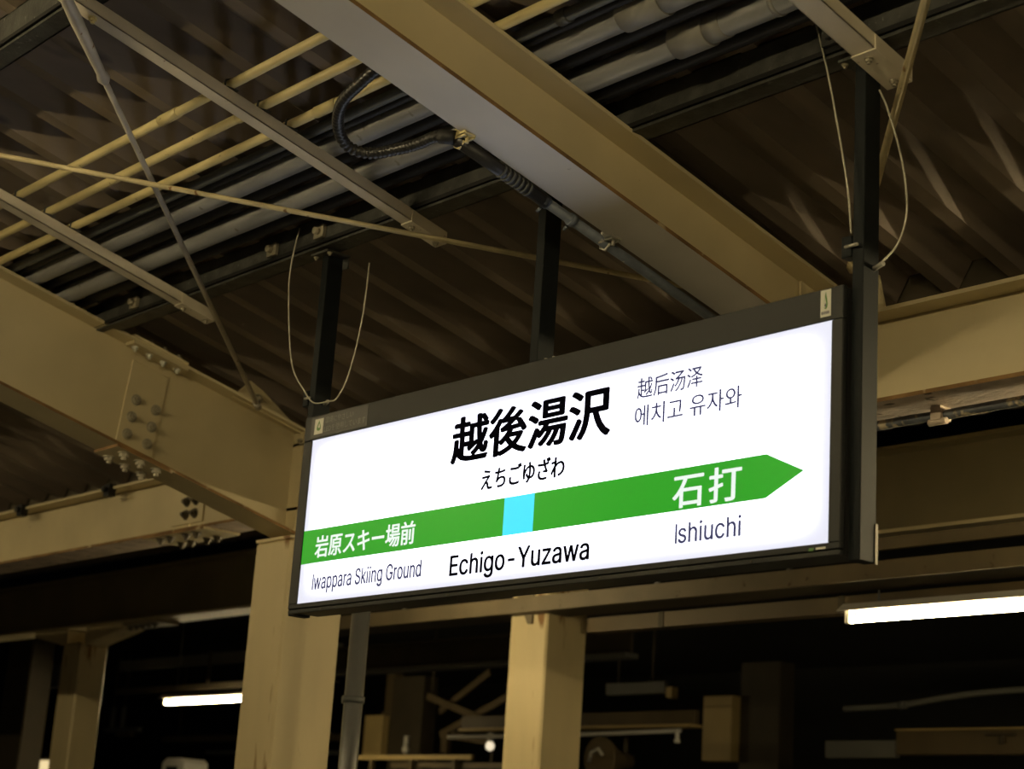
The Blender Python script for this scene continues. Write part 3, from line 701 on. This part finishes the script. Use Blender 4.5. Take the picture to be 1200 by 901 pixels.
# ================================================================= opposite platform in the dark
rf = MB(); rf.box(-40, 8, 9.75, 17.0, 2.55, 2.62)
tag(rf.build('ceiling', 'night_wall'), 'unlit flat roof over the opposite platform', None, kind='structure')
def hang(o, *xyz):
    for x, y, z in xyz:
        b = MB(); b.cyl((x, y, z), (x, y, 2.55), 0.012, 8); b.build('hanger_rod', 'dark_brown', o)
def boxes(name, label, cat, parts, group=None):
    xs = [p[1] for p in parts] + [p[2] for p in parts]
    R = thing(name, label, cat, (sum(xs)/len(xs), parts[0][3], min(p[5] for p in parts)), group)
    for p in parts:
        b = MB(); b.box(*p[1:7]); b.build(p[0], p[7], R, bevel=0.004)
    return R
hb = boxes('hanging_board', 'tan rectangular board hanging in the dark below the right part of the sign', 'board',
      [('board', -11.22, -10.87, 12.0, 12.12, 1.02, 1.60, 'tan_board'), ('seam', -11.22, -10.87, 11.995, 12.0, 1.50, 1.506, 'brown_board'), ('side_post', -10.86, -10.4, 12.1, 12.3, -1.6, 1.9, 'dark_brown')])
boxes('hanging_board', 'yellow-tan board beside the grey downpipe', 'board',
      [('board', -16.40, -16.07, 12.0, 12.1, 1.06, 1.52, 'tan_board'), ('side_post', -16.06, -15.5, 12.1, 12.3, -1.6, 1.95, 'dark_brown')])
boxes('tan_post', 'narrow tan post section above the yellow-tan board', 'post',
      [('shaft', -16.24, -16.08, 12.14, 12.26, 1.55, 2.0, 'brown_board'), ('foot', -16.27, -16.075, 12.12, 12.28, 1.53, 1.57, 'brown_board')])
tr2 = thing('lattice_brace', 'dim crossed steel bracing between downpipe and rust-streaked column', 'brace', (-14.6, 12, 1.1))
for p, q in (((-15.31, 12, 1.71), (-14.05, 12, 1.36)), ((-13.90, 12.05, 1.72), (-15.10, 12.05, 1.30)), ((-15.0, 12.05, 1.30), (-14.3, 12.05, 1.22)), ((-15.2, 12.1, 1.55), (-14.4, 12.1, 1.95))):
    P, Q = Vector(p), Vector(q); u = (Q-P).normalized(); nn = Vector((-u.z, 0, u.x))*0.035
    b = MB(); b.prism([P-nn, Q-nn, Q+nn, P+nn], (0, 0.02, 0)); b.build('bar', 'brown_board', tr2)
b = MB(); b.box(-15.0, -14.9, 12, 12.06, 1.10, 1.32); b.build('stub', 'brown_board', tr2)
hang(tr2, (-15.25, 12.03, 1.69), (-13.95, 12.08, 1.7))
boxes('steel_beam', 'dim grey beam crossing between the downpipe and the rust-streaked column', 'beam',
      [('web', -12.9, -9.2, 9.06, 9.08, 1.54, 1.72, 'dark_brown'), ('bottom_flange', -12.9, -9.2, 9.0, 9.14, 1.50, 1.54, 'grey_board'), ('top_flange', -12.9, -9.2, 9.0, 9.14, 1.72, 1.74, 'dark_brown')])
hr = thing('guard_rail', 'dim tan guard rail with short posts at the bottom of the picture', 'railing', (-14.1, 11, 0.5))
b = MB(); b.box(-15.1, -13.25, 10.98, 11.02, 0.945, 0.99); b.build('top_bar', 'tan_board', hr)
for x in (-14.85, -14.2, -13.52):
    b = MB(); b.box(x-0.025, x+0.025, 10.98, 11.02, -1.6, 0.945); b.build('post', 'brown_board', hr)
b = MB(); b.box(-14.6, -12.6, 11.05, 11.08, 0.87, 0.92); b.build('middle_bar', 'brown_board', hr)
for x, z, lb in ((-13.60, 1.12, 'small bright round lamp beside the rust-streaked column'), (-14.95, 1.09, 'small dim round lamp right of the yellow-tan board')):
    L = thing('globe_lamp', lb, 'lamp', (x, 11.5, z), 'small round lamps')
    b = MB(); b.tube([(x, 11.5, z-0.045), (x, 11.5, z-0.03), (x, 11.5, z), (x, 11.5, z+0.03), (x, 11.5, z+0.045)], 0.05, 14, rs=[0.012, 0.036, 0.045, 0.036, 0.012]); b.build('globe', 'bulb_glow' if x > -14 else 'pale_metal', L)
    b = MB(); b.cyl((x, 11.5, z+0.04), (x, 11.5, z+0.14), 0.03, 12); b.build('socket', 'pale_metal', L)
    b = MB(); b.cyl((x, 11.53, z-0.5), (x, 11.53, z+0.14), 0.012, 8); b.build('stem', 'dark_brown', L)
boxes('brown_beam', 'dim brown beam ending at the tan hanging board', 'beam',
      [('web', -12.6, -9.72, 10.30, 10.36, 1.16, 1.27, 'brown_board'), ('bottom_flange', -12.6, -9.72, 10.26, 10.40, 1.135, 1.16, 'tan_board')])
c = thing('white_pipe', 'thin white pipe with a down-turned end right of the rust-streaked column', 'pipe', (-10.2, 10, 1.0))
b = MB(); b.tube(bez([(-12.4, 10, 1.055), (-11, 10, 1.057), (-9.70, 10, 1.075), (-9.62, 10, 1.07), (-9.61, 10, 0.99)], 6), 0.018, 10); b.build('tube', 'white_enamel', c)
b = MB(); b.cyl((-9.61, 10, 0.985), (-9.61, 10, 1.01), 0.026, 12); b.build('end_cap', 'white_enamel', c)
hs = thing('round_horn', 'dark round horn speaker below the thin white pipe', 'speaker', (-10.3, 10, 0.7))
b = MB(); b.tube([(-10.32, 9.86, 0.86), (-10.32, 9.90, 0.86), (-10.32, 10.05, 0.86), (-10.32, 10.2, 0.86)], 0.1, 24, rs=[0.17, 0.16, 0.08, 0.06]); b.build('bell', 'brown_board', hs)
b = MB(); b.tube([(-10.42, 9.85, 0.83), (-10.38, 9.83, 0.90), (-10.30, 9.83, 0.93), (-10.26, 9.84, 0.88)], 0.014, 8); b.build('bracket', 'pale_metal', hs)
b = MB(); b.cyl((-10.32, 10.15, 0.86), (-10.32, 10.15, 1.05), 0.02, 8); b.build('mount', 'dark_brown', hs)
gw = boxes('grey_wedge_board', 'dim grey angled board above the dim brown beam', 'board',
      [('board', -13.56, -12.70, 13.0, 13.06, 1.78, 1.90, 'grey_board'), ('end_post', -12.66, -12.58, 12.98, 13.08, 1.73, 1.84, 'tan_board')])
hang(gw, (-13.4, 13.03, 1.9), (-12.9, 13.03, 1.9))
boxes('brown_fascia', 'long brown fascia panel at the lower right corner', 'panel',
      [('panel', -8.31, -4.5, 11.0, 11.08, 0.98, 1.155, 'brown_board'), ('top_edge', -8.31, -4.5, 10.98, 11.08, 1.155, 1.17, 'tan_board'), ('end_panel', -9.0, -8.33, 11.02, 11.08, 0.96, 1.09, 'grey_board'),
       ('bracket', -7.5, -7.25, 10.95, 10.98, 1.11, 1.125, 'dark_brown'), ('hook', -7.38, -7.35, 10.95, 10.98, 1.05, 1.11, 'dark_brown')])
c = thing('curved_pipe', 'dim grey pipe bending up at the right edge under the tube lamp', 'pipe', (-7, 10.5, 1.3))
b = MB(); b.tube(bez([(-8.4, 10.5, 1.27), (-7.9, 10.5, 1.285), (-7.5, 10.5, 1.33), (-7.1, 10.5, 1.36), (-6.4, 10.5, 1.37), (-4.5, 10.5, 1.37)], 8), 0.022, 10); b.build('tube', 'grey_board', c)
b = MB(); b.cyl((-7.9, 10.5, 1.283), (-7.84, 10.5, 1.287), 0.03, 10); b.build('coupling', 'grey_board', c)
boxes('lit_sign_box', 'glowing yellow-white box at the bottom left corner', 'light box',
      [('light_panel', -23.25, -21.95, 11.0, 11.02, 0.55, 0.94, 'lit_box'), ('frame', -23.3, -21.9, 11.02, 11.15, 0.5, 0.98, 'dark_brown')])
cp = thing('white_cowl', 'white angular cowl at the bottom between the left columns', 'cowl', (-17.1, 10, 0.5))
b = MB(); b.prism([(-17.34, 10, 0.5), (-16.84, 10, 0.5), (-16.86, 10, 0.84), (-16.93, 10, 0.88), (-17.22, 10, 0.88), (-17.30, 10, 0.83)], (0, 0.3, 0)); b.build('shell', 'white_enamel', cp)
b = MB(); b.box(-17.2, -16.98, 9.99, 10.0, 0.5, 0.79); b.build('opening', 'black_gap', cp)
br_ = thing('pipe_bracket', 'pale bracket with two upright stubs left of the distant tube lamp', 'bracket', (-22, 12, 1.4))
b = MB(); b.box(-22.45, -21.52, 12, 12.06, 1.40, 1.46); b.build('bar', 'grey_board', br_)
for x in (-22.29, -22.0):
    b = MB(); b.cyl((x, 12.03, 1.46), (x, 12.03, 1.75), 0.035, 10); b.build('stub', 'grey_board', br_)
b = MB(); b.box(-22.1, -21.7, 12, 12.06, 1.34, 1.40); b.build('plate', 'brown_board', br_)
hang(br_, (-22.29, 12.03, 1.75), (-22.0, 12.03, 1.75))
boxes('steel_beam', 'dim grey double beam seen above the distant tube lamp', 'beam',
      [('upper_rail', -17.6, -13.5, 9.5, 9.56, 1.77, 1.88, 'grey_board'), ('lower_rail', -17.6, -13.5, 9.5, 9.56, 1.52, 1.58, 'dark_brown'), ('strap', -15.75, -15.68, 9.49, 9.5, 1.52, 1.90, 'dark_brown')])
fd = boxes('far_duct', 'dim brown duct below the distant tube lamp', 'duct',
      [('upper_box', -22.6, -18.5, 13, 13.2, 1.36, 1.45, 'brown_board'), ('lower_box', -21.4, -18.5, 13, 13.2, 1.19, 1.24, 'grey_board')])
hang(fd, (-22.3, 13.1, 1.45), (-19, 13.1, 1.45), (-20.5, 13.1, 1.24))
pp = boxes('pale_panel', 'dim pale panel left of the narrow column', 'panel',
      [('sheet', -21.0, -20.0, 10, 10.04, 1.72, 2.0, 'grey_board'), ('edge', -21.0, -20.0, 9.98, 10.0, 2.0, 2.03, 'dark_brown')])
hang(pp, (-20.9, 10.02, 2.0), (-20.1, 10.02, 2.0))
